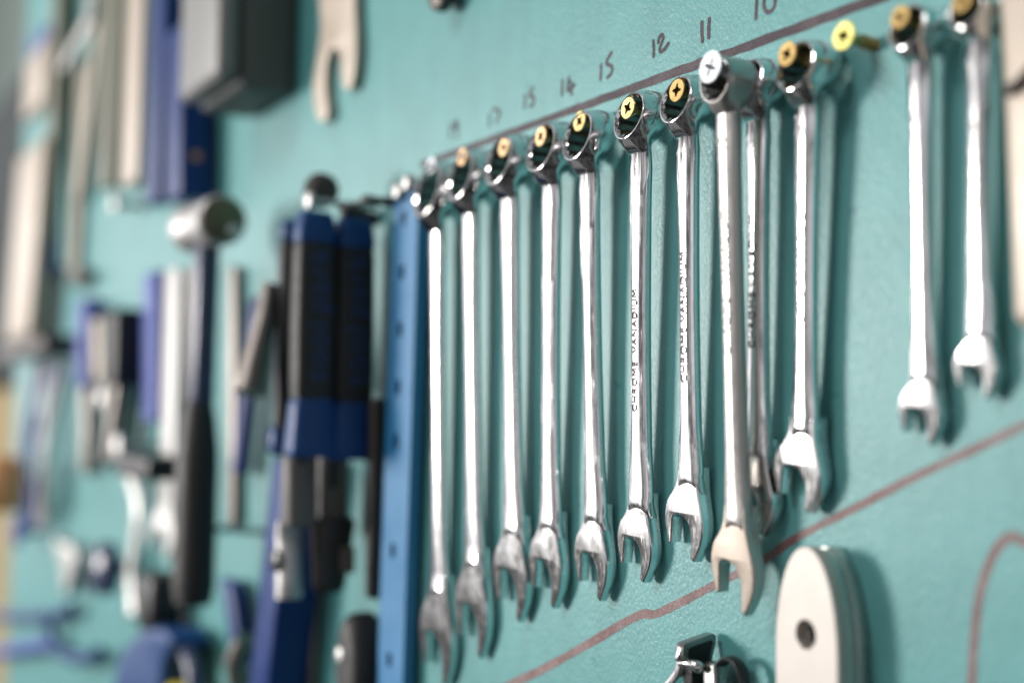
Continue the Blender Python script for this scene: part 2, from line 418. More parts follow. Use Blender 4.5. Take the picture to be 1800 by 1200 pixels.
def lettering(name, text, size, m, parent, at, rot_z, depth=0.12, xscale=1.0):
    """raised/incised lettering made from the built-in font, running up the part (rot_z about the board normal)"""
    cu = bpy.data.curves.new(name, 'FONT'); cu.body = text; cu.size = size * MM; cu.extrude = depth * MM
    cu.align_x = 'CENTER'; cu.align_y = 'CENTER'; cu.space_character = 1.12
    tmp = bpy.data.objects.new('tmp_text', cu); COL.objects.link(tmp)
    dg = bpy.context.evaluated_depsgraph_get()
    me = bpy.data.meshes.new_from_object(tmp.evaluated_get(dg))
    bpy.data.objects.remove(tmp, do_unlink=True); bpy.data.curves.remove(cu)
    me.transform(Matrix.Diagonal((xscale, 1, 1, 1)))
    me.transform(Matrix.Rotation(math.radians(90), 4, 'X'))       # stand it up, facing out of the board
    me.transform(Matrix.Rotation(-rot_z, 4, 'Y'))
    me.materials.clear(); me.materials.append(m); me.name = name
    o = bpy.data.objects.new(name, me); COL.objects.link(o); o.parent = parent
    o.location = (at[0] * MM, -at[1] * MM, at[2] * MM)
    return o

# ================================================================ the board, the room behind it
bx0, bx1, bz0, bz1 = -1330.0, 620.0, -760.0, 620.0
board = MB(); board.box(bx0, bx1, -18, 0, bz0, bz1, r=1.5)
board = board.build('tool_board', M['teal'])
tag(board, 'large teal painted tool board with marker lines and handwritten sizes', 'tool board')

# marker lines (parts of the board, thin ink films)
mb = MB()
a0, a1 = Vector((-177.2, 5.2)), Vector((130.8, 4.9))
pts = [tuple(a0.lerp(a1, k / 70) + Vector((0, random.uniform(-.12, .12)))) for k in range(71)]
ribbon(mb, pts, [3.5 + .18 * math.sin(k * .31) * math.sin(k * .13 + 1) for k in range(71)], .12, .15)
tag(mb.build('marker_line', M['ink'], board), 'dark straight marker line above the spanners')
mb = MB()
low = [(-93.4, -243.3), (-56.3, -227.2), (-23.2, -211.6), (-4.2, -202.2), (9.5, -196.2), (17.1, -195.1), (25.9, -191.7), (46.3, -182.6),
       (75.3, -169.6), (91.2, -160.7), (115.7, -149.7), (137.7, -139.8), (157.8, -131.5), (176.0, -123.9), (192.8, -117.4)]
lw = spline(low, 8); ribbon(mb, lw, [lerp(3.7, 2.2, k / (len(lw) - 1)) + .2 * math.sin(k * .4) for k in range(len(lw))], .12, .16)
tag(mb.build('marker_line', M['ink_red'], board), 'reddish marker line under the spanner jaws')
mb = MB()
out = [(157.5, -203.6), (158.5, -192.6), (159.3, -183.3), (161.3, -170.0), (165.5, -159.3), (170.6, -153.7), (175.5, -154.3), (182.2, -158.6), (187.0, -166.0)]
ribbon(mb, spline(out, 8), 2.8, .12, .08)
tag(mb.build('marker_line', M['ink_red'], board), 'curved marker outline of a missing tool')

def number(strokes, w):
    mb = MB()
    for i, s in enumerate(strokes):
        ribbon(mb, spline(s, 6), w, .12 + .01 * i, .05)
    return mb.build('size_number', M['ink'], board)
tag(number([[(73.4, 21.0), (73.1, 17.5), (72.8, 13.5)],
        [(79.3, 20.9), (77.4, 19.5), (76.8, 16.9), (77.9, 14.6), (79.9, 13.9), (81.8, 15.1), (82.3, 17.7), (81.0, 20.0), (78.8, 21.1)]], 1.5), 'handwritten 10')
tag(number([[(44.3, 19.7), (44.3, 16.4), (44.6, 12.8)], [(48.4, 19.9), (48.1, 16.7), (48.1, 13.3)]], 1.7), 'handwritten 11')
tag(number([[(15.7, 20.2), (15.9, 17.3), (15.9, 14.4)],
        [(18.7, 19.0), (19.3, 20.5), (20.7, 21.3), (21.8, 20.1), (20.7, 18.0), (19.7, 16.3), (20.1, 15.1), (22.1, 15.2), (24.9, 16.9)]], 1.6), 'handwritten 12')
tag(number([[(-18.6, 19.3), (-18.8, 16.6), (-19.0, 13.3)],
        [(-11.6, 22.5), (-13.5, 21.1), (-14.7, 20.0), (-14.7, 18.6), (-12.7, 17.7), (-11.1, 16.4), (-11.5, 14.4), (-14.2, 13.0)]], 1.6), 'handwritten 13')
tag(number([[(-47.0, 19.3), (-47.2, 16.1), (-47.3, 13.2)],
        [(-42.2, 19.4), (-43.0, 16.4), (-43.0, 14.0), (-40.9, 14.5), (-37.9, 15.3)], [(-40.5, 17.3), (-40.4, 14.6), (-40.0, 11.9)]], 1.6), 'handwritten 14')
tag(number([[(-77.2, 19.5), (-77.2, 16.9), (-77.6, 13.9)],
        [(-70.6, 21.3), (-72.5, 19.7), (-72.9, 18.0), (-70.5, 17.5), (-69.6, 15.8), (-70.5, 13.9), (-72.8, 13.7)]], 1.6), 'handwritten 15')
tag(number([[(-108.4, 17.6), (-108.6, 15.0), (-108.8, 11.8)], [(-105.3, 19.1), (-102.2, 18.2), (-99.0, 16.3), (-100.5, 14.2), (-102.6, 12.2)]], 1.6), 'handwritten 17')
tag(number([[(-147.0, 19.8), (-147.2, 16.8), (-147.4, 13.4)],
        [(-140.6, 20.6), (-143.4, 19.4), (-144.0, 17.9), (-141.0, 17.0), (-139.9, 18.8), (-140.5, 20.3), (-139.9, 16.8), (-140.3, 12.4)]], 1.6), 'handwritten 19')

# the room beyond the far edge of the board
mb = MB(); mb.box(-16000, -1100, -640, -600, -3500, 6000, r=2)
tag(mb.build('room_wall', M['wall']), kind='structure')
mb = MB(); mb.box(-5200, -2000, -590, -250, -40, 720, r=8)
t = tag(mb.build('wall_cabinet', M['dark_grey']), 'dark slate cabinet beyond the far edge of the board', 'cabinet')
mb = MB(); mb.box(-5000, -1950, -590, -280, -1800, -60, r=8)
tag(mb.build('ochre_panel', M['ochre']), 'tall ochre panel standing beyond the far edge of the board', 'panel')

# ================================================================ combination spanners
HEAD13 = [(-5.0, 6.5, 's'), (-5.9, 1.0), (-8.2, -2.4), (-11.2, -5.6), (-12.9, -9.6), (-13.2, -13.0), (-12.6, -17.2), (-11.7, -21.3, 's'),
          (-10.2, -21.0, 's'), (-9.6, -16.5), (-9.0, -12.6), (-8.2, -11.3), (-7.0, -10.7), (-5.2, -10.6), (-2.6, -11.4), (-0.2, -13.7), (0.9, -17.0), (0.7, -21.0), (0.0, -25.4, 's'),
          (1.6, -26.6, 's'), (3.4, -24.3), (5.8, -20.6), (7.2, -16.4), (7.5, -13.0), (7.0, -9.4), (6.2, -5.6), (5.6, -2.4), (5.2, 0.8), (5.0, 6.5, 's')]

def smooth(t): t = max(0, min(1, t)); return t * t * (3 - 2 * t)

def spanner(label, ring, tip, Rf, hr, w, su, sv, lever=False, text=None, text_v=0.5, tsize=3.0, base=0.4, tipbase=None,
            m='chrome', mface='satin', thick=4.7, headh=7.2, old=False, faint=False, offset=13.0, taper=4.5):
    """ring: (x,z) of ring centre, tip: (x,z) of the lower jaw tip; base/tipbase: how far the two ends stand off the board"""
    tipbase = base if tipbase is None else tipbase
    dx, dz = tip[0] - ring[0], tip[1] - ring[1]
    # the lower tip sits at local (1.1*su, -L)
    L = math.hypot(dx, dz); ang = math.atan2(dx, -dz) - math.asin(1.1 * su / L)
    shl = L - 26.6 * sv                                                  # ring centre -> shoulder
    tilt = math.atan2(base - tipbase, L)
    root = thing('combination_spanner', label, 'spanner', (ring[0], base, ring[1]), (tilt, -ang, 0), 'combination spanners hung in a row')
    Ri = Rf * 0.87; Ro = Rf * 1.14; nk = Rf * .42; hw = w / 2
    rb = 3.0 if not old else 0.4
    hf0 = hr - 3.6; hb0 = hf0 - thick
    if not old: rb = min(3.0, hb0 - 2.8)
    if old: offset = 3.0
    if old: hf0, hb0 = hr * .5 + thick * .6, hr * .5 - thick * .4
    # --- ring end
    mb = MB(); N = 144
    def star(k, out):
        a = (k / N * 12) % 1.0
        tri = abs(a - .5) * 2
        return Ri * (0.89 + 0.11 * tri ** 1.3)
    prof = [(lambda k: star(k, 0), rb), (lambda k: star(k, 0), hr - 1.1), (lambda k: Ri * 1.035, hr - 0.35), (lambda k: Ri * 1.06, hr - .05)]
    outer = [(Ri * 1.10, hr), (Rf - .35, hr), (Rf - .1, hr - .1), (Rf + .05, hr - .35), (lerp(Rf, Ro, .30), hr - 1.5), (lerp(Rf, Ro, .62), hr - 3.2), (lerp(Rf, Ro, .82), hr - 4.6),
             (lerp(Rf, Ro, .86), hr - 5.0), (lerp(Rf, Ro, .86) - .35, hr - 5.1), (lerp(Rf, Ro, .88) - .35, hr - 5.4), (lerp(Rf, Ro, .92), hr - 5.5),
             (Ro, hr - 7.0), (Ro, hb0 + .02), (Ro, hb0 - .45), (Ro, hb0 - .9), (Ro, rb + 1.3), (Ro - .4, rb + .3), (Ro - 1.2, rb)]
    if old:
        outer = [(Ri * 1.10, hr), (Rf - .5, hr), (Rf - .1, hr - .2), (Rf + .25, hr - .8), (Rf + .5, hr - 2), (Rf + .6, hr * .5), (Rf + .4, 1.0), (Rf - .3, .3)]
    loops = []
    for fn, h in prof: loops.append([(fn(k) * math.cos(2 * math.pi * k / N), h, fn(k) * math.sin(2 * math.pi * k / N)) for k in range(N)])
    def hull(r, th, h):
        # distance along direction th to the outline that wraps the ring and the start of the shaft (a teardrop)
        q = max(0, min(1, (h - hb0) / (hf0 - hb0)))
        round_ = lerp(.70, 1.06, smooth(q / .4)) if q < .4 else lerp(1.06, .80, smooth((q - .5) / .5))
        cx, cz = hw * round_, -(Ro + nk)
        d = math.hypot(cx, cz); phi = math.atan2(cz, cx); al = math.acos(min(1, r / d))
        t1 = phi + al                                        # tangent point towards the right side
        a = th
        ux, uz = abs(math.cos(a)), math.sin(a)               # mirror to the right half
        aa = math.atan2(uz, ux)
        if aa >= t1: return r
        if aa <= phi: return cz / uz
        tx, tz = r * math.cos(t1), r * math.sin(t1); ex, ez = cx - tx, cz - tz
        den = ux * ez - uz * ex
        return (tx * ez - tz * ex) / den if abs(den) > 1e-9 else r
    for r, h in outer:
        lp = []
        for k in range(N):
            th = 2 * math.pi * k / N
            e = max(0, min(1, (hr - .25 - h) / (hr - .25 - hf0))) if h > hb0 else max(0, min(1, 1 - (hb0 - h) / .85))
            rr = lerp(r, max(r, hull(r, th, h)), e)
            lp.append((rr * math.cos(th), h, rr * math.sin(th)))
        loops.append(lp)
    # the ring is offset: its plane leans, lower rim further out of the board
    ta = math.tan(math.radians(offset))
    def lean(p):
        v = p[2]
        if v < -Rf: v = -Rf * max(0, (v + Ro + nk) / (Ro + nk - Rf))
        return (p[0], p[1] - ta * v, p[2])
    loops = [[lean(p) for p in lp] for lp in loops]
    ids = mb.rings(loops, cap=False)
    n = N
    for i in range(n): mb.F((ids[-1][i], ids[-1][(i + 1) % n], ids[0][(i + 1) % n], ids[0][i]))
    # inner bore faces use the darker broached steel
    for fi in range(N): mb.m[fi] = 1
    for fi in range(len(mb.m) - N, len(mb.m)): mb.m[fi] = 1
    mb.build('ring_end', [M[m], M['bore']], root, sharp=28)
    # --- shaft (with the flared neck that grows out of the ring)
    def section(v, a, hb, hf, crown=0.12, arc=0.0):
        t = hf - hb; c = (hf + hb) / 2
        e = [(-.52, .96), (-.78, .78), (-.95, .50), (-1.0, .16), (-1.0, -.22), (-.93, -.66), (-.80, -.93), (-.62, -1.0),
             (-.2, -1.03), (.2, -1.03), (.62, -1.0), (.80, -.93), (.93, -.66), (1.0, -.22), (1.0, .16), (.95, .50), (.78, .78), (.52, .96),
             (.31, 1.0 + crown * .75), (.25, 1.0 + crown * .85), (-.25, 1.0 + crown * .85), (-.31, 1.0 + crown * .75)]
        return [(a * x, c + t / 2 * y, v - arc * x * x) for x, y in e]
    hsf, hsb = headh + .7, headh + .7 - thick                               # at the shoulder
    secs = []
    for t in (0, .35, .7):
        secs.append(section(lerp(-(Ro * .98), -(Ro + nk), t), hw * 1.08, hb0 + .3, hf0 - .25 * (1 - t), .12))
    vs = -(Ro + nk)
    for k in range(1, 25):
        t = k / 24; v = lerp(vs, -(shl - 5), t)
        wob = 1 + .12 * smooth(1 - t / .14) + .06 * math.cos(2 * math.pi * t) - .03 * math.sin(math.pi * t) + .22 * smooth((t - .84) / .16) + .004 * math.sin(11 * t + w)
        hfv = lerp(hf0, hsf, t); hbv = lerp(hb0, hsb, t)
        secs.append(section(v, hw * wob, hbv, hfv))
    # rounded end that dies into the jaw face along an arc
    for k in range(1, 9):
        q = k / 8; a = math.radians(90 * q)
        v = lerp(-(shl - 5), -(shl - .6 * sv), math.sin(a) ** .8)
        fr = hsf + .25 - (1 - math.cos(a)) ** 2 * 1.5
        secs.append(section(v, hw * 1.22 * (1 + .13 * smooth(q)), max(.9, hsb - 1.2 * q), fr, .10 * (1 - q), arc=3.4 * sv * smooth(q)))
    mb = MB(); mb.rings(secs)
    sh = mb.build('shaft', M[m], root, sharp=19)
    # --- open end
    o2 = spline([((p[0] * su, p[1] * sv - shl) + tuple(p[2:])) for p in HEAD13], 7, closed=True)
    mb = MB(); mb.plate(o2, 0.9, headh, bev=min(.6, .55 * su), n=3, bevback=.35)
    tt = math.tan(math.radians(taper))                                      # jaws get thinner towards the tips
    mb.v = [(x, y + max(0, -(z / MM + shl)) * tt * MM * (1 if -y / MM > headh * .6 else 0), z) for x, y, z in mb.v]
    oe = mb.build('open_end', [M[mface]], root, sharp=32)
    # flanks stay polished
    oe.data.materials.append(M[m])
    for p in oe.data.polygons:
        if abs(p.normal.y) < .75: p.material_index = 1
    if lever:
        mb = MB(); a = math.radians(-28)
        cx, cz = Ro * .97 * math.cos(a), Ro * .97 * math.sin(a)
        mb.box(cx - 1.1, cx + 1.5, hr - 4.6, hr - 1.9, cz - 2.6, cz + 2.4, r=1.0)
        mb.build('lever', M['chrome'], root)
    if text:
        tv = lerp(vs, -(shl - 5), text_v)
        hh = lerp(hf0, hsf, text_v)
        lettering('engraved_text', text, tsize, M['engrave_faint'] if old or faint else M['engrave'], root, (0, hh + thick / 2 * .11 + .13, tv), math.radians(90)).rotation_euler = (math.atan((hf0 - hsf) / (shl - 5 + vs)), 0, 0)
    if old:
        for tv, hv in ((-(shl - 16), hsf), (-(Ro + nk + 9), hf0)):
            lettering('size_mark', '10', 4.6, M['engrave_faint'], root, (0, hv + .32, tv), math.radians(90))
    return root

spanner('largest chrome spanner, hanging right beside the blue perforated strip', (-142.0, -14.9), (-139.3, -250.7), 13.0, 15.2, 12.5, 1.50, 1.60, lever=True)
spanner('big chrome spanner second from the blue perforated strip', (-109.1, -13.0), (-105.3, -231.5), 11.6, 15.2, 12.2, 1.36, 1.50, lever=True)
spanner('chrome spanner under the handwritten 17', (-74.2, -11.9), (-71.7, -210.3), 10.9, 15.2, 12.0, 1.27, 1.37)
spanner('chrome spanner under the handwritten 15', (-39.7, -12.4), (-44.5, -200.9), 10.2, 15.2, 10.8, 1.14, 1.20)
spanner('chrome spanner under the handwritten 14 with a silver lever on its ring', (-13.0, -12.7), (-11.3, -193.6), 9.8, 15.2, 10.2, 1.05, 1.13, lever=True)
spanner('sharply focused chrome spanner under the handwritten 13, lettered CHROME VANADIUM', (21.0, -11.5), (16.7, -183.3), 9.0, 15.2, 10.0, 1.0, 1.0, text='CHROME  VANADIUM', text_v=.575, tsize=4.2)
spanner('chrome spanner under the handwritten 12, lettered CHROME VANADIUM, beside the dull one', (48.4, -11.4), (45.8, -172.8), 8.5, 15.2, 9.0, 1.0, 1.0, taper=4.0, text='CHROME VANADIUM', text_v=.54, tsize=4.4)
spanner('chrome spanner half hidden behind the dull worn spanner', (82.8, -13.0), (80.3, -160.8), 8.0, 13.5, 8.6, .98, .95, text='CHROME VANADIUM', text_v=.50, tsize=4.2)
spanner('dull worn steel spanner hung on a silver screw in front of another', (81.3, -13.0), (77.1, -186.7), 7.4, 12.5, 8.4, 1.0, 1.08, base=13.2, tipbase=5.0, m='old_steel', mface='old_face', thick=5.2, old=True, text='CHROME - VANADIUM', text_v=.42, tsize=4.2)
spanner('chrome spanner hung just left of the bare yellow screw', (106.7, -13.2), (101.3, -152.0), 8.0, 14.5, 8.2, 1.0, .90, faint=True, taper=5.0, text='CHROME VANADIUM', text_v=.50, tsize=3.6)
spanner('small chrome spanner, second from the beige panel', (149.2, -11.7), (148.4, -129.8), 6.5, 12.5, 7.0, .70, .66, headh=6.2, thick=4.4, taper=7.0)
spanner('smallest chrome spanner, hanging next to the beige panel', (168.6, -11.6), (167.2, -117.0), 5.7, 11.5, 6.6, .66, .60, headh=5.8, thick=4.2, taper=7.0, faint=True, text='CHROME VANADIUM', text_v=.45, tsize=2.4)

# ================================================================ wood screws the spanners hang on
def screw(label, head, h, base, m='brass', rec='pozi', r=4.1, shank=2.0, grp='wood screws holding the spanners', roll=0.3):
    """head: (x,z) of the head disc, h: its distance from the board; base: (x,z) where it enters the board"""
    d = Vector((head[0] - base[0], h, head[1] - base[1])); Ln = d.length
    root = thing('wood_screw', label, 'screw', (base[0], 0, base[1]), (0, 0, 0), grp)
    # local frame: h axis along the screw
    q = Vector((0, -1, 0)).rotation_difference(Vector((d.x, -d.y, d.z)).normalized())
    root.rotation_mode = 'QUATERNION'; root.rotation_quaternion = q
    mb = MB()
    # head: countersunk, with a drive recess cut as a star-shaped ring
    N = 96
    def rec_r(k, s=1.0):
        a = 2 * math.pi * k / N + roll
        c4 = abs(math.cos(2 * a)) ** (3.2 if rec == 'phillips' else 3)
        c8 = abs(math.cos(2 * (a + math.pi / 4))) ** 14
        if rec == 'phillips': return r * (0.16 + 0.48 * c4) * s
        return r * (0.27 + 0.33 * c4 + 0.09 * c8) * s
    def circ(rr, h_): return [(rr * math.cos(2 * math.pi * k / N), h_, rr * math.sin(2 * math.pi * k / N)) for k in range(N)]
    def star_(s, h_): return [(rec_r(k, s) * math.cos(2 * math.pi * k / N), h_, rec_r(k, s) * math.sin(2 * math.pi * k / N)) for k in range(N)]
    loops = [circ(shank, Ln - 3.6), circ(shank * 1.05, Ln - 3.2), circ(r * .96, Ln - .75), circ(r, Ln - .45), circ(r, Ln - .15), circ(r - .15, Ln), circ(r * .80, Ln - .02), star_(1.0, Ln - .03)]
    mb.rings(loops, cap=False)
    mb.build('screw_head', [M[m]], root, sharp=40)
    mb = MB(); mb.rings([star_(1.0, Ln - .03), star_(.9, Ln - .5), star_(.45, Ln - 1.7), star_(.05, Ln - 2.0)], cap=False)
    mb.build('drive_recess', M['recess'] if m != 'zinc' else M['recess_grey'], root)
    # threaded shank
    mb = MB(); S = 20; turns = (Ln - 3.4 + 6) / 1.8; steps = int(turns * S)
    ids = []
    for j in range(0, int(turns * 6) + 1):
        hh = -6 + j / 6 * 1.8
        if hh > Ln - 3.4: break
        ring = []
        for k in range(S):
            ph = (k / S - j / 6) % 1.0
            th = max(0, 1 - abs(ph - .5) * 4.2)
            fade = min(1, max(0, (Ln - 6 - hh) / 1.5))
            rr = shank * .80 + shank * .32 * th * fade
            ring.append((rr * math.cos(2 * math.pi * k / S), hh, rr * math.sin(2 * math.pi * k / S)))
        ids.append(ring)
    mb.rings(ids)
    mb.build('shank', M['dull_brass'] if m != 'zinc' else M['zinc'], root, sharp=50)
    return root

def screw_at(label, head, h, **k):
    dz = k.pop('dz', -1.0)
    return screw(label, head, h, (head[0] + k.pop('dx', 0), head[1] + dz), **k)

screw_at('pale screw in the ring of the largest spanner', (-144.4, -2.0), 12, m='zinc', roll=.2)
screw_at('reddish yellow screw in the ring of the second biggest spanner', (-111.2, -3.7), 13, m='copper_brass', roll=.8)
screw_at('reddish yellow screw in the ring of the spanner under number 17', (-73.7, -6.0), 13, m='copper_brass', roll=.5)
screw_at('pale yellow screw in the ring of the spanner under number 15', (-42.1, -7.3), 14, m='copper_brass', roll=.9)
screw_at('yellow screw in the ring of the spanner under number 14', (-14.4, -6.3), 13.5, m='brass', roll=.75)
screw_at('sharp yellow screw in the ring of the spanner under number 13', (21.0, -8.8), 16, m='brass', roll=.55)
screw_at('golden screw in the ring of the spanner under number 12', (48.5, -8.1), 15, m='dull_brass', roll=.1)
screw_at('silver cross head screw holding the dull worn spanner', (84.4, -10.6), 30, m='zinc', rec='phillips', r=5.2, roll=.45, dz=-1.5, shank=2.4)
screw_at('yellow screw deep in the ring of the half hidden spanner', (80.3, -9.1), 14, m='brass', roll=.3)
screw_at('yellow screw holding the spanner left of the bare screw', (105.5, -9.5), 17, m='dull_brass', r=3.9, roll=.5)
screw_at('bare yellow screw with nothing hung on it', (125.7, -8.4), 13.5, m='lemon_brass', roll=.4, dz=-.8, r=4.4)
screw_at('dull yellow screw holding the second smallest spanner', (148.6, -9.2), 15, m='dull_brass', r=3.3, roll=.6)
screw_at('dark yellow screw holding the smallest spanner', (168.2, -9.7), 13, m='dull_brass', r=3.2, roll=.2)

# ================================================================ right side: beige panel, round-ended plate, bracket
bl = (179.2, -3.7); br = (182.4, -99.3)
t = thing('beige_panel', 'thin beige panel hung at the near end of the spanner row', 'panel', (0, 0, 0))
mb = MB(); mb.box(br[0], br[0] + 60, 1, 14, br[1], bl[1], r=4, skew=(bl[0] - br[0], 0)); mb.build('panel_body', M['cream'], t)
hk = (183.7, -38.0); mb = MB()
mb.tube([(hk[0] - 6, 2, hk[1] + 1), (hk[0] + 1, 15.5, hk[1]), (hk[0] + 4, 15.8, hk[1] + 1), (hk[0] + 9, 15.8, hk[1] + 5)], [1.6, 1.6, 1.4, 1.0])
tag(mb.build('hook', M['dark_metal']), 'dark bent hook over the beige panel', 'hook')

# round-ended aluminium plates with a hole (one tool of stacked plates)
c_t = (111.5, -165.2); c_h = (108.5, -187.7)
t = thing('round_ended_plate', 'pale round ended metal plate with a hole, standing proud of the board', 'tool plate', (c_h[0], 0, c_h[1]))
def stadium(hwid, top, bot, n=36, pw=2.1):
    pts = []
    for k in range(n + 1):
        a = math.pi * k / n
        c, s = math.cos(a), math.sin(a)
        pts.append((hwid * math.copysign(abs(c) ** (2 / pw), c), top - hwid * 2.5 + hwid * 2.5 * abs(s) ** (2 / pw)))
    pts += [(-hwid, bot), (hwid, bot)]
    return pts
def plate_with_hole(hwid, top, bot, h0, h1, hr_, m, name):
    """outline with a real through hole"""
    mb = MB(); o = stadium(hwid, top, bot); N = len(o)
    def oo(s, h): return [(p[0] * s, h, p[1] + (1 - s) * 4 * (-1 if p[1] > 0 else 1)) for p in o]
    angs = [math.atan2(p[1], p[0]) for p in o]
    def hole(rr, h): return [(rr * .92 * math.cos(a), h, rr * math.sin(a)) for a in angs]
    L = [hole(hr_, h0), hole(hr_, h1 - .3), hole(hr_ + .3, h1), oo(.94, h1), oo(.975, h1 - .25), oo(.995, h1 - .9), oo(1, h1 - 1.4), oo(1, h0 + .4), oo(.98, h0)]
    ids = mb.rings(L, cap=False)
    for i in range(N): mb.F((ids[-1][i], ids[-1][(i + 1) % N], ids[0][(i + 1) % N], ids[0][i]))
    return mb.build(name, m, t, sharp=14)
topz = (111.5, -161.3)[1] - c_h[1]
plate_with_hole(13.5, topz, -40, 8.6, 13, 4.4, M['white_metal'], 'front_plate')
plate_with_hole(13.0, topz - .8, -40, 4.9, 8.4, 4.0, M['alu_edge'], 'middle_plate')
plate_with_hole(13.4, topz - .3, -40, .5, 4.7, 4.0, M['alu_edge'], 'back_plate')
mb = MB(); mb.lathe([(3.9, 0), (3.9, 6), (3.6, 6.4), (0.5, 6.5)]); mb.build('pin', M['dark_metal'], t)  # added dark plug that darkens the hole, no pin sits there

# folded chrome bracket at the bottom edge
b0 = (52.4, -199.8)
t = thing('folded_bracket', 'folded chrome bracket with a dark inside, below the spanners', 'bracket', (b0[0], 0, b0[1]))
def slabx(mb, outline, x0, x1):
    mb.rings([[(x0, h, z) for h, z in outline], [(x0 + .3, h, z) for h, z in outline], [(x1 - .3, h, z) for h, z in outline], [(x1, h, z) for h, z in outline]])
    return mb
mb = slabx(MB(), [(16.5, 0), (15.6, 1.2), (14.5, 1.4), (3.4, 3.6), (2.0, 2.6), (2.2, 0), (5, -9), (9, -22), (13.5, -22), (13.5, -9), (16.5, -4.5)], -1.6, 2.0)
mb.build('side_plate', M['bore'], t)
mb = slabx(MB(), [(14.0, -1.0), (13, -.2), (4.2, 1.4), (3.6, .6), (6.4, -8), (10, -21), (12.4, -21), (12.4, -9), (14.0, -4)], 1.9, 2.15); mb.build('recess', M['black'], t)
mb = MB(); mb.box(-2.6, .4, 14.6, 17.4, -5.2, .6, r=1.1, skew=(1.4, -1)); mb.build('lip', M['chrome'], t)
mb = MB(); mb.tube(spline([(-2, 15, -6.2), (2, 14.6, -5.4), (5.2, 13.6, -5.8), (7.2, 12.6, -7.0)], 5), [1.0, 1.1, 1.2, 1.3, 1.4, 1.5, 1.6, 1.7, 1.8, 1.9, 2.0, 2.0, 2.0, 1.9, 1.6, 1.2], seg=14); mb.build('latch', M['satin'], t)
mb = MB(); mb.plate(spline([(-3.0, -5.4), (-.6, -6.2), (-1.4, -10), (-5.5, -14.5), (-9.5, -18), (-14, -25), (-18, -24), (-13.5, -17), (-8.4, -12.5), (-5, -9)], 5, True), 11.5, 15.5, bev=.9); mb.build('arm', M['satin'], t)
r0 = (63.5, -208.8)
t = thing('cable_clip', 'blue grey block with a black loop beside the folded bracket', 'clip', (r0[0], 0, r0[1]))
mb = MB(); mb.box(-3.2, 3.4, 1, 11, -28, 4.5, r=1.0, skew=(-3, 0)); mb.build('block', M['bore'], t)
lp = [(61.2, -206.9), (64.1, -203.9), (67.8, -202.2), (71.4, -203.2), (73.6, -206.2), (74.2, -209.9), (73.1, -216.5)]
mb = MB(); mb.tube(spline([(p[0] - r0[0], 7, p[1] - r0[1]) for p in lp], 6), 1.15, flat=2.2); mb.build('loop', M['black'], t)

# round dark knob cut by the top edge
k0 = (-142.9, 83.0)
t = thing('round_magnet', 'dark round magnet cut off by the top edge above the marker line', 'magnet', (k0[0], 0, k0[1]))
mb = MB(); mb.lathe([(3, 0), (3, 4), (8.5, 5), (9, 7), (8.6, 11), (6, 12.5), (.5, 12.8)]); mb.build('magnet_body', M['dark_metal'], t)

# ================================================================ cone spanner (cream) at the top
c0 = (-280.8, 85.9)
mb = MB()
cs = [(-308.2, 152.1), (-302.7, 112.0), (-307.1, 92.3), (-312.5, 76.1), (-309.0, 59.7), (-302.5, 52.5) , (-292.8, 50.6), (-289.6, 55.7), (-293.6, 68.5), (-293.4, 82.1), (-287.8, 90.3), (-279.3, 90.2), (-272.4, 83.8), (-270.3, 73.3), (-266.7, 64.8), (-257.0, 61.7),
      (-251.1, 72.1), (-250.2, 88.1), (-252.5, 105.1), (-260.1, 137.1)]
mb.plate(spline(cs, 5, True), 1, 6.0, bev=.6)
tag(mb.build('cone_spanner', M['cream']), 'flat cream open spanner with two long prongs pointing down', 'spanner')

# ================================================================ blue perforated steel strip
tl, bl_ = (-191.5, -7.7), (-202.9, -277.1)
t = thing('perforated_strip', 'long blue steel strip with slots, hanging left of the largest spanner', 'steel strip', (0, 0, 0))
# face with real slots
mb = MB()
wS = 29.0; zt, zb = tl[1], bl_[1]
def sx(z): return lerp(bl_[0], tl[0], (z - zb) / (zt - zb))
slot_z = [(-183.6, -22.7)[1], (-184.0, -50.4)[1], (-185.7, -79.4)[1], (-187.3, -108.4)[1], (-188.4, -135.9)[1], (-191.8, -190.8)[1], (-194.5, -245.5)[1]]
sw, sh_ = 2.6, 3.6
xa, xb = 10.5, 10.5 + 2 * sw
zs = [zt]
for z in slot_z: zs += [z + sh_, z - sh_]
zs.append(zb)
def quad(x0, x1, z1, z0, h):
    a = [mb.V(sx(z1) + x0, h, z1), mb.V(sx(z1) + x1, h, z1), mb.V(sx(z0) + x1, h, z0), mb.V(sx(z0) + x0, h, z0)]; mb.F(a); return a
for i in range(len(zs) - 1):
    if i % 2 == 0: quad(0, wS, zs[i], zs[i + 1], 9)
    else:
        quad(0, xa, zs[i], zs[i + 1], 9); quad(xb, wS, zs[i], zs[i + 1], 9)
        for (p, q) in (((xa, zs[i]), (xb, zs[i])), ((xb, zs[i]), (xb, zs[i + 1])), ((xb, zs[i + 1]), (xa, zs[i + 1])), ((xa, zs[i + 1]), (xa, zs[i]))):
            mb.F([mb.V(sx(p[1]) + p[0], 9, p[1]), mb.V(sx(q[1]) + q[0], 9, q[1]), mb.V(sx(q[1]) + q[0], 6.6, q[1]), mb.V(sx(p[1]) + p[0], 6.6, p[1])])
for x_ in (0, wS):
    mb.F([mb.V(sx(zt) + x_, 9, zt), mb.V(sx(zb) + x_, 9, zb), mb.V(sx(zb) + x_, 3, zb), mb.V(sx(zt) + x_, 3, zt)])
mb.F([mb.V(sx(zt), 9, zt), mb.V(sx(zt) + wS, 9, zt), mb.V(sx(zt) + wS, 3, zt), mb.V(sx(zt), 3, zt)])
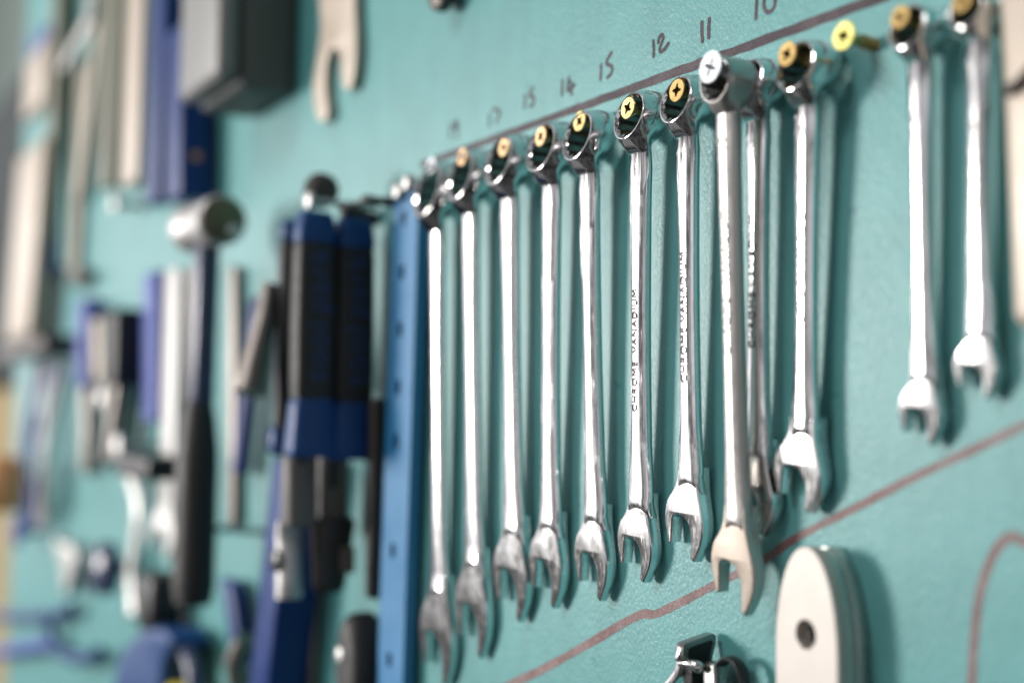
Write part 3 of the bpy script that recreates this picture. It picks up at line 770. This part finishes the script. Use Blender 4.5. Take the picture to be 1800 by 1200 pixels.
mb.F([mb.V(sx(zt), 3, zt), mb.V(sx(zt) + wS, 3, zt), mb.V(sx(zb) + wS, 3, zb), mb.V(sx(zb), 3, zb)])
mb.build('strip_body', M['blue_strip'], t)
mb = MB()
mb.box(tl[0] + 6, tl[0] + 26, 3.05, 8, zt - .5, zt + 3, r=1.5)
mb.build('top_lug', M['blue_strip'], t)
for px_ in ((-179.7, -9.4), (-169.0, -6.8)):
    mb = MB(); mb.lathe([(2.2, 0), (2.2, 8), (4.2, 9), (4.4, 12), (3.4, 14), (.4, 14.6)], (0, 0, 0))
    o = mb.build('hanging_screw', M['silver'], at=(px_[0], 0, px_[1]))
    tag(o, 'round silver screw at the top of the blue strip, %s' % ('outermost to the left' if px_[0] < tl[0] + 10 else 'nearest the largest spanner'), 'screw', 'screws holding the blue strip')

# ================================================================ things out of focus on the left: helpers
def bar(mb, top, bot, w, h0, h1, r=1.5, mi=0):
    """straight upright bar between two points of its left front edge"""
    mb.box(bot[0], bot[0] + w, h0, h1, bot[1], top[1], r=r, skew=(top[0] - bot[0], 0), mi=mi); return mb

# ---- blue handled pliers, jaws down (one plane at right angles to the board)
t = thing('crimping_pliers', 'big black and blue handled pliers hanging jaws down', 'pliers', (0, 0, 0))
X0 = (-230.8, -84.7)[0]
ztop, zg0, zg1, zbot = (-234.6, -17.0)[1], (-233.8, -30.4)[1], (-230.6, -118.1)[1], (-232.4, -144.7)[1]
def grip_loft(x0, w, ha, hb, z0, z1, f0, f1, bulge=.04):
    # rounded pliers grip: superellipse sections between z0 and z1, relative size f0 (bottom) to f1 (top)
    mb = MB(); L_ = []
    for k in range(15):
        u = k / 14; f = lerp(f0, f1, u) + bulge * math.sin(math.pi * u)
        e_ = min(u, 1 - u) * 14
        f *= 1 if e_ >= 1 else (.90 + .10 * e_)
        ring_ = []
        for j in range(28):
            a = 2 * math.pi * j / 28; c_, s_ = math.cos(a), math.sin(a)
            ring_.append((x0 + w / 2 + w / 2 * f * math.copysign(abs(c_) ** .5, c_), (ha + hb) / 2 + (hb - ha) / 2 * f * math.copysign(abs(s_) ** .38, s_), lerp(z0, z1, u)))
        L_.append(ring_)
    mb.rings(L_); return mb
for nm, (ha, hb), dzz in (('front_handle', (28.2, 50), 0), ('rear_handle', (6, 28.0), -1.5)):
    # grip, with blue end cap and blue flared shoulder as sub-parts
    g = grip_loft(X0, 15, ha, hb, zg1 + dzz, zg0 + dzz, .98, .96).build('handle', M['rubber'], t)
    grip_loft(X0, 15, ha, hb, zg0 + dzz - 3, ztop + dzz, .99, .78, .06).build('end_cap', M['blue_mid'], g)
    grip_loft(X0, 15, ha, hb, zbot + dzz, zg1 + dzz + 4, 1.24, 1.0, .0).build('shoulder', M['blue_mid'], g)
    for k, (tx, tz) in enumerate((('tool', .32), ('park', .74))):
        lettering('printed_word', tx, 17, M['letter_blue'], g, (X0 + 15.12, (ha + hb) / 2, lerp(zg1, zg0, tz) + dzz), math.radians(90)).rotation_euler = (0, 0, math.radians(90))
# neck plates (each with a dark slot), silver front jaw with a black pivot, dark rear jaw
for nm_x, hh_, pt, pb in ((0, 47, (-247.0, -143.1), (-244.8, -182.1)), (1, 26, (-253.4, -143.4), (-253.6, -188.2))):
    mb = MB(); mb.box(pb[0], pb[0] + 13, hh_ - 17, hh_, pb[1], pt[1], r=3, skew=(pt[0] - pb[0], 0)); np_ = mb.build('neck_plate', M['neck_grey'], t)
    mb = MB(); mb.box(pt[0] + 12.6, pt[0] + 13.3, hh_ - 9, hh_ - 5, lerp(pt[1], pb[1], .42), pt[1] + 2, r=.3); mb.build('slot', M['black'], np_)
jl = (-253.9, -200.9)
zt_, zb_ = (-246.6, -179.5)[1], (-244.3, -219.9)[1]
mb = MB(); J = []
for k in range(15):
    u = k / 14; z = lerp(zb_, zt_, u)
    wv = 15 * (.55 + .45 * math.sin(math.pi * min(1, u * 1.15 + .12)) ** .6); off = 6 * abs(u - .42)
    J.append([(jl[0] + off + wv * .5 + wv * .5 * math.cos(a), 41 + 7 * math.sin(a), z) for a in [2 * math.pi * j / 18 for j in range(18)]])
mb.rings(J); jw = mb.build('jaw', M['silver'], t)
mb = MB(); mb.lathe([(6, -3), (6, 1.5), (4, 2.4), (.4, 2.6)], (jl[0] + 7, 47.5, (-245.5, -200.1)[1]), axis='h'); mb.build('pivot', M['black'], jw)
mb = MB(); J = []
za_, zc_ = (-255.5, -217.6)[1], (-257.4, -177.9)[1]
for k in range(15):
    u = k / 14; z = lerp(za_, zc_, u); wv = lerp(.62, .95, u) * (1 if 0 < k < 14 else .8)
    J.append([(jl[0] + 12 + 7.5 * wv * math.copysign(abs(math.cos(a)) ** .5, math.cos(a)), 20 + 13.0 * wv * math.copysign(abs(math.sin(a)) ** .5, math.sin(a)) - 2 * u, z) for a in [2 * math.pi * j / 24 for j in range(24)]])
mb.rings(J); rj = mb.build('jaw', M['dark_metal'], t)
mb = MB(); mb.box(jl[0] + 16, jl[0] + 20.2, 8, 16, lerp(za_, zc_, .25), lerp(za_, zc_, .62), r=1.5); mb.build('jaw_insert', M['neck_grey'], rj)
mb = MB(); mb.box(X0 + 17, X0 + 24, 3, 12, (-236.9, -217.9)[1], (-241.2, -113.8)[1], r=3); mb.build('locking_lever', M['dark_metal'], t)

# ---- second pliers, half hidden to the left
t = thing('side_pliers', 'black pliers with blue ends half hidden left of the big pliers', 'pliers', (0, 0, 0))
X1 = (-281.7, -82.0)[0]
mb = MB(); mb.box(X1, X1 + 12, 24, 40, (-282.0, -136.2)[1], (-283.2, -25.4)[1], r=4.5, skew=(3, 0)); g = mb.build('handle', M['rubber'], t)
mb = MB(); mb.box(X1 + 3, X1 + 14, 25, 39, (-283.1, -26.4)[1], (-282.1, -13.6)[1], r=4); mb.build('end_cap', M['blue_mid'], g)
mb = MB(); mb.box(X1 - 3, X1 + 12, 22, 42, (-281.5, -145.8)[1], (-282.5, -128.3)[1], r=5); mb.build('shoulder', M['blue_mid'], g)
mb = MB(); la, lb = (-278.8, -69.5), (-272.5, -111.2)
mb.tube([((-279.9, -50.1)[0], 42, (-279.9, -50.1)[1]), (la[0], 45, la[1]), (lb[0], 56, lb[1])], [5, 6, 9]); mb.build('lever', M['grey_metal'], t)
mb = MB(); mb.lathe([(4.5, -3), (4.5, 2), (.5, 2.6)], ((-282.1, -75.2)[0], 48, (-282.1, -75.2)[1])); mb.build('pivot', M['silver'], t)

# ---- knob and wire hanger above the pliers
kk = (-232.1, -3.8)
t = thing('hanger_hook', 'dark rounded hook with silver pin holding the big pliers', 'hook', (kk[0], 0, kk[1]))
mb = MB(); mb.lathe([(1, -7), (6, -6.4), (8.6, -4), (9.6, 0), (8.6, 4), (6, 6.4), (1, 7)], (-1, 32, 1), axis='x', seg=32); mb.tube([(0, 0, -12), (0, 20, -9)], 4); mb.build('hook_body', M['neck_dark'], t)
kp = (-221.9, -10.9)
mb = MB(); mb.tube([(kp[0] - kk[0], 4, kp[1] - kk[1]), (kp[0] - kk[0], 42, kp[1] - kk[1])], 1.6); mb.lathe([(2, 41), (4.4, 42), (4.4, 44.5), (1, 45.5)], (kp[0] - kk[0], 0, kp[1] - kk[1]), 'h', 24); mb.build('pin', M['silver'], t)
mb = MB(); mb.tube([(8, 26, -9), (22, 26, -10), (40, 24, -9), (44, 8, -8)], 1.1); mb.tube([(36, 2, -9), (36, 24, -8)], 2.2); mb.build('wire', M['dark_metal'], t)

# ---- hammer
hc = (-358.3, -3.4)
t = thing('hammer', 'steel hammer with dark blue shaft and black rubber grip', 'hammer', (hc[0], 45, hc[1]), (0, 0.02, 0))
mb = MB(); mb.lathe([(1, 0), (14, 0), (15.8, -2), (15.8, -16), (14.4, -20), (14.4, -44), (16, -48), (16, -62), (14, -66), (2, -67)], (0, 0, 0), axis='x'); mb.build('hammer_head', M['silver'], t)
mb = MB(); mb.lathe([(14, .15), (10, 1.2), (1, 1.5)], (0, 0, 0), axis='x'); mb.build('striking_face', M['hammer_face'], t)
mb = MB(); mb.lathe([(4.5, -1), (4.5, 2.4), (3.4, 3.4), (.4, 3.6)], (0, -7, -7), axis='x', seg=20); mb.build('bright_spot', M['silver'], t)
hz0, hz1, hz2 = (-391.7, -13.4)[1] - hc[1], (-383.7, -115.1)[1] - hc[1], (-373.7, -243.5)[1] - hc[1]
hx0 = (-404.1, -113.1)[0] - hc[0]
mb = MB(); mb.box(hx0, hx0 + 18, -8, 6, hz1 - 8, 5, r=5, skew=(4, 0)); mb.build('shaft', M['navy'], t)
mb = MB(); L_ = []
for k in range(13):
    u = k / 12; z = lerp(hz2, hz1, u); rx = 15.5 * (1 - .25 * smooth((u - .7) / .3)) * (.86 if k in (0, 12) else 1); L_.append([(hx0 + 8 + rx * math.cos(a), 0 + rx * .85 * math.sin(a), z) for a in [2 * math.pi * j / 20 for j in range(20)]])
mb.rings(L_); mb.build('grip', M['rubber'], t)

# ---- large grey box at the top
g0 = (-404.4, 74.5); g1 = (-337.9, 80.7)
t = thing('grey_case', 'grey plastic case with dark sides fixed near the top of the board', 'case', (0, 0, 0))
gx = (-440.1, 93.9)[0]; gz = (-415.9, 84.8)[1]
mb = MB(); mb.box(gx, gx + 86, 38, 52, gz, gz + 260, r=7); mb.build('front_cover', M['grey_plastic'], t)
mb = MB(); mb.box(gx + 2, gx + 86, 1, 37, gz - 4, gz + 260, r=4); mb.build('case_body', M['box_side'], t)
for k in range(3):
    mb = MB(); mb.box(gx + 1.6, gx + 86.6, 6 + 10 * k, 9 + 10 * k, gz - 4.15, gz + 258, r=1.2); mb.build('rib', M['box_side'], t)

# ---- blue bars
def bluebar(label, top, bot, w, h0, h1, name='blue_bar', m='blue', extra=None):
    t = thing(name, label, 'tool', (0, 0, 0), group=None)
    mb = MB(); bar(mb, top, bot, w, h0, h1, 3); mb.build('bar_body', M[m], t)
    if extra: extra(t)
    return t
bluebar('dark blue square bar under the grey case', (-552.4, 165.9), (-543.2, 34.1), 38, 6, 30, extra=lambda t: MB().lathe([(3.2, 0), (3.2, .6), (.4, .9)], ((-507.0, 65.0)[0], 18, (-507.0, 65.0)[1]), axis='x').build('badge', M['orange'], t))
bluebar('dark blue bar left of the grey case, reaching the top edge', (-620.4, 241.2), (-624.8, 44.3), 36, 6, 24)
bluebar('wide dark blue bar hanging below the big pliers', (-304.8, -148.2), (-341.8, -303.4), 32, 5, 30)
bluebar('thin dark blue bar between the hammer and the pliers', (-398.5, -46.5), (-427.0, -162.7), 17, 5, 14)
bluebar('short dark blue bar beside the hammer grip, lowest between hammer and pliers', (-444.6, -233.2), (-416.1, -283.9), 24, 4, 14)
bluebar('blue violet bar left of the tall silver spanners', (-657.0, -7.7), (-644.4, -130.4), 38, 4, 16, m='lilac')
bluebar('blue bar behind the pale strip at the far left', (-1113.2, 164.1), (-1104.1, 28.4), 62, 4, 18, m='blue_mid')

# ---- tall silver spanners left of the hammer
def long_spanner(label, top, bot, w, h=10, flip=1, jaw=True, m='silver'):
    t = thing('long_spanner', label, 'spanner', (0, 0, 0), group='tall silver spanners beside the hammer')
    mb = MB(); bar(mb, top, (bot[0], bot[1] + 30), w, h - 6, h, 2.5); mb.build('shaft', M[m], t)
    if jaw:
        cx, cz = bot[0] + w / 2, bot[1] + 14
        k = w / 9.0
        o = spline([(cx + p[0] * flip * k * .8 + 2, cz + p[1] * 1.4 + 24) + tuple(p[2:]) for p in HEAD13], 5, True)
        mb = MB(); mb.plate(o, h - 7, h + 1, bev=1.2); mb.build('open_end', M[m], t)
    return t
long_spanner('tall silver spanner right of the blue violet bar', (-603.4, -9.2), (-604.7, -236.4), 36, 12)
long_spanner('silver spanner with long shank directly left of the hammer shaft', (-544.6, -12.6), (-535.5, -221.1), 20, 12, m='grey_metal')
long_spanner('silver bar spanner directly right of the hammer shaft', (-462.5, -20.3), (-452.3, -229.0), 17, 8, m='grey_metal', jaw=False)
mb = MB(); q0, q1 = (-403.9, -195.3), (-406.9, -200.2)
mb.tube([(q1[0], 0, q1[1]), (q0[0], 40, q0[1])], 2.2); mb.lathe([(2, 0), (6, 1), (6, 4), (1, 5)], (q0[0], 38, q0[1])); tag(mb.build('round_peg', M['silver']), 'silver peg standing out beside the hammer grip', 'peg')

# ---- small pliers group left
def small_pliers(label, p_top, p_mid, p_bot, w, mh, mj, h1=22):
    t = thing('small_pliers', label, 'pliers', (0, 0, 0), group='small pliers on the left of the board')
    mb = MB(); bar(mb, p_top, p_mid, w, 4, h1, 4); mb.build('handle', mh, t)
    mb = MB(); bar(mb, (p_mid[0] + w * .1, p_mid[1] + 4), (p_bot[0] + w * .1, p_bot[1]), w * .7, 5, h1 - 4, 3); mb.build('jaw', mj, t)
    return t
small_pliers('small blue violet handled pliers with dark jaws', (-881.1, -13.2), (-876.7, -99.3), (-870.2, -181.9), 40, M['lilac'], M['grey_metal'])
small_pliers('small beige handled pliers between blue and black handles', (-812.4, -35.4), (-800.1, -95.2), (-784.6, -110.0), 30, M['cream'], M['silver'])
t_ = small_pliers('small black handled pliers with dark jaws', (-700.1, -35.4), (-700.3, -101.0), (-730.1, -167.4), 30, M['black'], M['grey_metal'], 34)
mb = MB(); c_ = (-635.5, -163.7); mb.box(c_[0], c_[0] + 100, 14, 40, c_[1] - 9, c_[1] + 9, r=4)
tag(mb.build('black_clamp', M['black']), 'black clamp bar below the small black pliers', 'clamp')
for (c_, lb_) in (((-713.4, -110.6), 'round pale bolt head beside the small pliers jaws'), ((-655.9, -150.6), 'round pale bolt head just above the black clamp')):
    mb = MB(); mb.lathe([(4, -30), (4, -2), (11, -1), (11, 4), (6, 6), (.5, 6.5)])
    tag(mb.build('bolt', M['silver'], at=(c_[0], 30, c_[1])), lb_, 'bolt')

# ---- cream slats and rods, top left
def slat(label, top, bot, w, h, m, name='slat', grp='slats and rods at the top left of the board', cat='slat'):
    mb = MB(); bar(mb, top, bot, w, 2, h, 2.5); return tag(mb.build(name, m), label, cat, grp)
slat('beige grey slat, leftmost of the leaning slats', (-854.5, 315.5), (-947.6, 96.4), 24, 14, M['cream'])
slat('beige grey rod in the middle of the leaning slats', (-820.8, 305.1), (-835.8, 89.7), 34, 14, M['khaki'])
slat('brightest cream slat, thick, beside the dark blue bar', (-720.2, 272.8), (-726.1, 74.1), 56, 20, M['cream'])
slat('thin pale green slat behind the leaning slats', (-977.3, 243.2), (-993.4, 19.1), 44, 8, M['khaki'])
c_ = (-732.8, 61.9); mb = MB(); mb.lathe([(4, -18), (4, 0), (9, 1), (9, 4), (.5, 6)]); tag(mb.build('slat_bolt', M['silver'], at=(c_[0], 20, c_[1])), 'round silver bolt head at the foot of the cream slat', 'bolt')
c_ = (-953.6, 12.6); mb = MB(); mb.box(c_[0], c_[0] + 60, 1, 14, c_[1] - 6, c_[1] + 8, r=3); tag(mb.build('slat_rest', M['dark_metal']), 'dark rest under the pale green slat', 'rest')
a_, b_ = (-865.5, 269.1), (-1005.6, 249.3)
t = thing('silver_spanner', 'silver spanner hung diagonally near the top left corner', 'spanner', (0, 0, 0))
mb = MB(); mb.tube([(a_[0], 16, a_[1]), (b_[0], 16, b_[1])], [9, 7], flat=.6); mb.build('shaft', M['silver'], t)
mb = MB(); mb.lathe([(6, 10), (15, 10), (15, 22), (6, 22), (6, 10)], (a_[0] + 4, 0, a_[1] + 8), cap=False); mb.build('ring_end', M['silver'], t)
mb = MB(); bar(mb, (-1066.3, 381.7), (-1020.6, 33.8), 26, 2, 10, 2); tag(mb.build('teal_batten', M['teal']), 'narrow teal batten beside the diagonal silver spanner', 'batten')
mb = MB(); bar(mb, (-1041.3, 358.3), (-1043.1, 170.4), 26, 4, 24, 3); tag(mb.build('grey_rail', M['khaki']), 'beige grey rail beside the white handle with the blue cap', 'rail')

# white handle with blue cap / long pale strip at the far left
t = thing('capped_handle', 'short cream handle with a blue cap at the far left', 'handle', (0, 0, 0))
mb = MB(); bar(mb, (-1152.1, 291.3), (-1168.7, 219.9), 110, 10, 30, 8); mb.build('handle_body', M['cream'], t)
mb = MB(); cpt = (-1141.0, 309.6); cpb = (-1147.7, 286.9); mb.box(cpb[0] + 4, cpb[0] + 100, 12, 29, cpb[1], cpt[1], r=8); mb.build('cap', M['lilac'], t)
mb = MB(); bar(mb, (-1167.5, 178.3), (-1219.1, -41.1), 150, 10, 34, 10); tag(mb.build('pale_strip', M['cream']), 'long cream strip leaning at the far left edge', 'strip')
c_ = (-1201.3, -61.1); mb = MB(); mb.box(c_[0], c_[0] + 280, 1, 44, c_[1] - 2, c_[1] + 16, r=3); tag(mb.build('dark_shelf', M['dark_metal']), 'small dark shelf under the long cream strip', 'shelf')
c_ = (-1031.2, -199.2); mb = MB(); mb.lathe([(2, -30), (18, -29), (23, -14), (23, 14), (16, 28), (2, 30)], axis='z'); tag(mb.build('orange_bottle', M['orange'], at=(c_[0], 60, c_[1])), 'orange plastic bottle at the far left edge', 'bottle')

# cable bundle at the far left
t = thing('cable_bundle', 'loose bundle of blue, lilac and white cables hanging at the far left', 'cables', (0, 0, 0))
for k in range(7):
    m_ = (M['pale'], M['lilac'], M['pale'], M['blue_mid'], M['pale'], M['lilac'], M['pale'])[k]
    pt0, pt1, pb0, pb1 = (-1123.4, -68.2), (-967.6, -73.0), (-1190.1, -258.4), (-1029.4, -245.7)
    pa = tuple(lerp(pt0[i], pt1[i], k / 6) for i in (0, 1)); pb = tuple(lerp(pb0[i], pb1[i], ((k * 3) % 7) / 6) for i in (0, 1))
    pm = (lerp(pa[0], pb[0], .5) + random.uniform(-45, 45), lerp(pa[1], pb[1], .5))
    mb = MB(); mb.tube(spline([(pa[0], 12, pa[1]), (pm[0], 18, pm[1]), (pb[0], 12, pb[1])], 10), 3.6 if k % 2 else 5); mb.build('cable', m_, t)
c_ = (-1133.7, -260.0); mb = MB(); mb.lathe([(3, -26), (3, 0), (16, 1), (16, 9), (1, 11)]); tag(mb.build('blue_peg', M['lilac'], at=(c_[0], 20, c_[1])), 'blue violet peg under the cable bundle', 'peg')

# bottom left: small silver tool with blue knob, blue open ring tool, blue tool with yellow
c_ = (-927.8, -271.4)
t = thing('small_clamp', 'small silver clamp with a dark blue knob near the bottom left', 'clamp', (c_[0], 0, c_[1]))
mb = MB(); mb.plate(spline([(-40, 22), (-10, 16), (30, 20), (60, 10), (50, -4), (20, -30), (5, -28), (-8, -6), (-38, 10)], 5, True), 6, 18, bev=2); mb.build('clamp_body', M['silver'], t)
k_ = (-730.5, -258.0); mb = MB(); mb.lathe([(6, 0), (6, 12), (22, 14), (24, 26), (16, 32), (1, 33)], (k_[0] - c_[0], 0, k_[1] - c_[1])); mb.build('knob', M['navy'], t)
t = thing('open_ring_tool', 'blue open ring tool with two long arms at the bottom left', 'ring tool', (0, 0, 0))
rg = [(-777.9, -338.0), (-830.7, -351.4), (-891.0, -360.9), (-958.1, -363.0), (-1000.4, -352.0), (-985.2, -336.3), (-897.6, -314.6)]
mb = MB(); mb.tube(spline([(p[0], 14, p[1]) for p in rg], 8), 6); mb.build('ring', M['blue_mid'], t)
mb = MB(); a_, b_ = (-1008.7, -337.8), (-1591.2, -419.1); mb.tube([(a_[0], 14, a_[1]), (b_[0], 14, b_[1])], 6); mb.build('arm', M['blue_mid'], t)
mb = MB(); a_, b_ = (-981.2, -362.0), (-1577.1, -476.2); mb.tube([(a_[0], 14, a_[1]), (b_[0], 14, b_[1])], 7); mb.build('arm', M['lilac'], t)
t = thing('blue_cutter', 'black nosed blue cutter with a curved arm at the bottom edge', 'cutter', (0, 0, 0))
mb = MB(); bar(mb, (-589.4, -242.7), (-591.1, -289.6), 42, 6, 32, 8); mb.build('nose', M['black'], t)
mb = MB(); cut = [(-628.3, -362.2), (-640.8, -333.5), (-616.5, -307.2), (-567.8, -285.8), (-507.3, -275.6), (-485.3, -282.1), (-504.9, -301.1), (-526.2, -341.1)]
mb.plate(spline(cut, 6, True), 6, 34, bev=5); mb.build('body', M['blue_mid'], t)
mb = MB(); mb.tube(spline([(p[0], 22, p[1]) for p in ((-542.2, -283.8), (-501.5, -285.7), (-473.5, -296.8), (-458.3, -324.6))], 6), 6); mb.build('arm', M['navy'], t)
c_ = (-517.3, -321.7); mb = MB(); mb.box(c_[0], c_[0] + 70, 6, 30, c_[1] - 20, c_[1] + 8, r=6); tag(mb.build('yellow_block', M['yellow']), 'yellow plastic block at the bottom edge under the blue cutter', 'block')
c_ = (-649.4, -189.9); mb = MB(); mb.tube(spline([(p[0], 12, p[1]) for p in ((-695.6, -173.5), (-663.2, -200.2), (-667.4, -228.7), (-679.0, -258.1), (-668.3, -289.6))], 6), [10, 9, 8, 9, 8] if False else 9, flat=.5); tag(mb.build('curved_file', M['silver']), 'long curved silver file below the black clamp', 'file')

# black oval lamp-like knob at the bottom, left of the blue strip
c_ = (-220.5, -256.1)
t = thing('oval_buckle', 'black oval buckle with a silver highlight at the bottom edge', 'buckle', (c_[0], 0, c_[1]))
mb = MB(); mb.plate(spline([(15 * math.cos(a), 30 * math.sin(a) * (1 if math.sin(a) > 0 else 1.6)) for a in [2 * math.pi * k / 14 for k in range(14)]], 4, True), 1, 20, bev=7); mb.build('buckle_body', M['rubber'], t)
mb = MB(); mb.lathe([(4, 17), (4, 21), (1, 22)], (-4, 0, 8), 'h', 20); mb.build('bright_spot', M['silver'], t)  # small silver disc put in for the white highlight spot
mb = MB(); mb.lathe([(3, 17), (3, 21), (1, 22)], (-6, 0, -16), 'h', 20); mb.build('bright_spot', M['yellow'], t)  # yellow highlight built as a small disc
a_ = (-306.4, -226.6); b_ = (-309.8, -299.5); mb = MB(); bar(mb, a_, b_, 9, 1, 6, 2); tag(mb.build('steel_rule', M['grey_metal']), 'narrow grey steel rule between the wide blue bar and the black buckle', 'rule')
a_ = (-412.1, -272.1); mb = MB(); mb.tube([(a_[0], 6, a_[1] - 40), (a_[0] + 8, 14, a_[1] - 10), (a_[0] + 20, 14, a_[1] + 6)], [8, 8, 6]); tag(mb.build('grey_lever', M['grey_metal']), 'grey metal lever at the bottom edge left of the wide blue bar', 'lever')
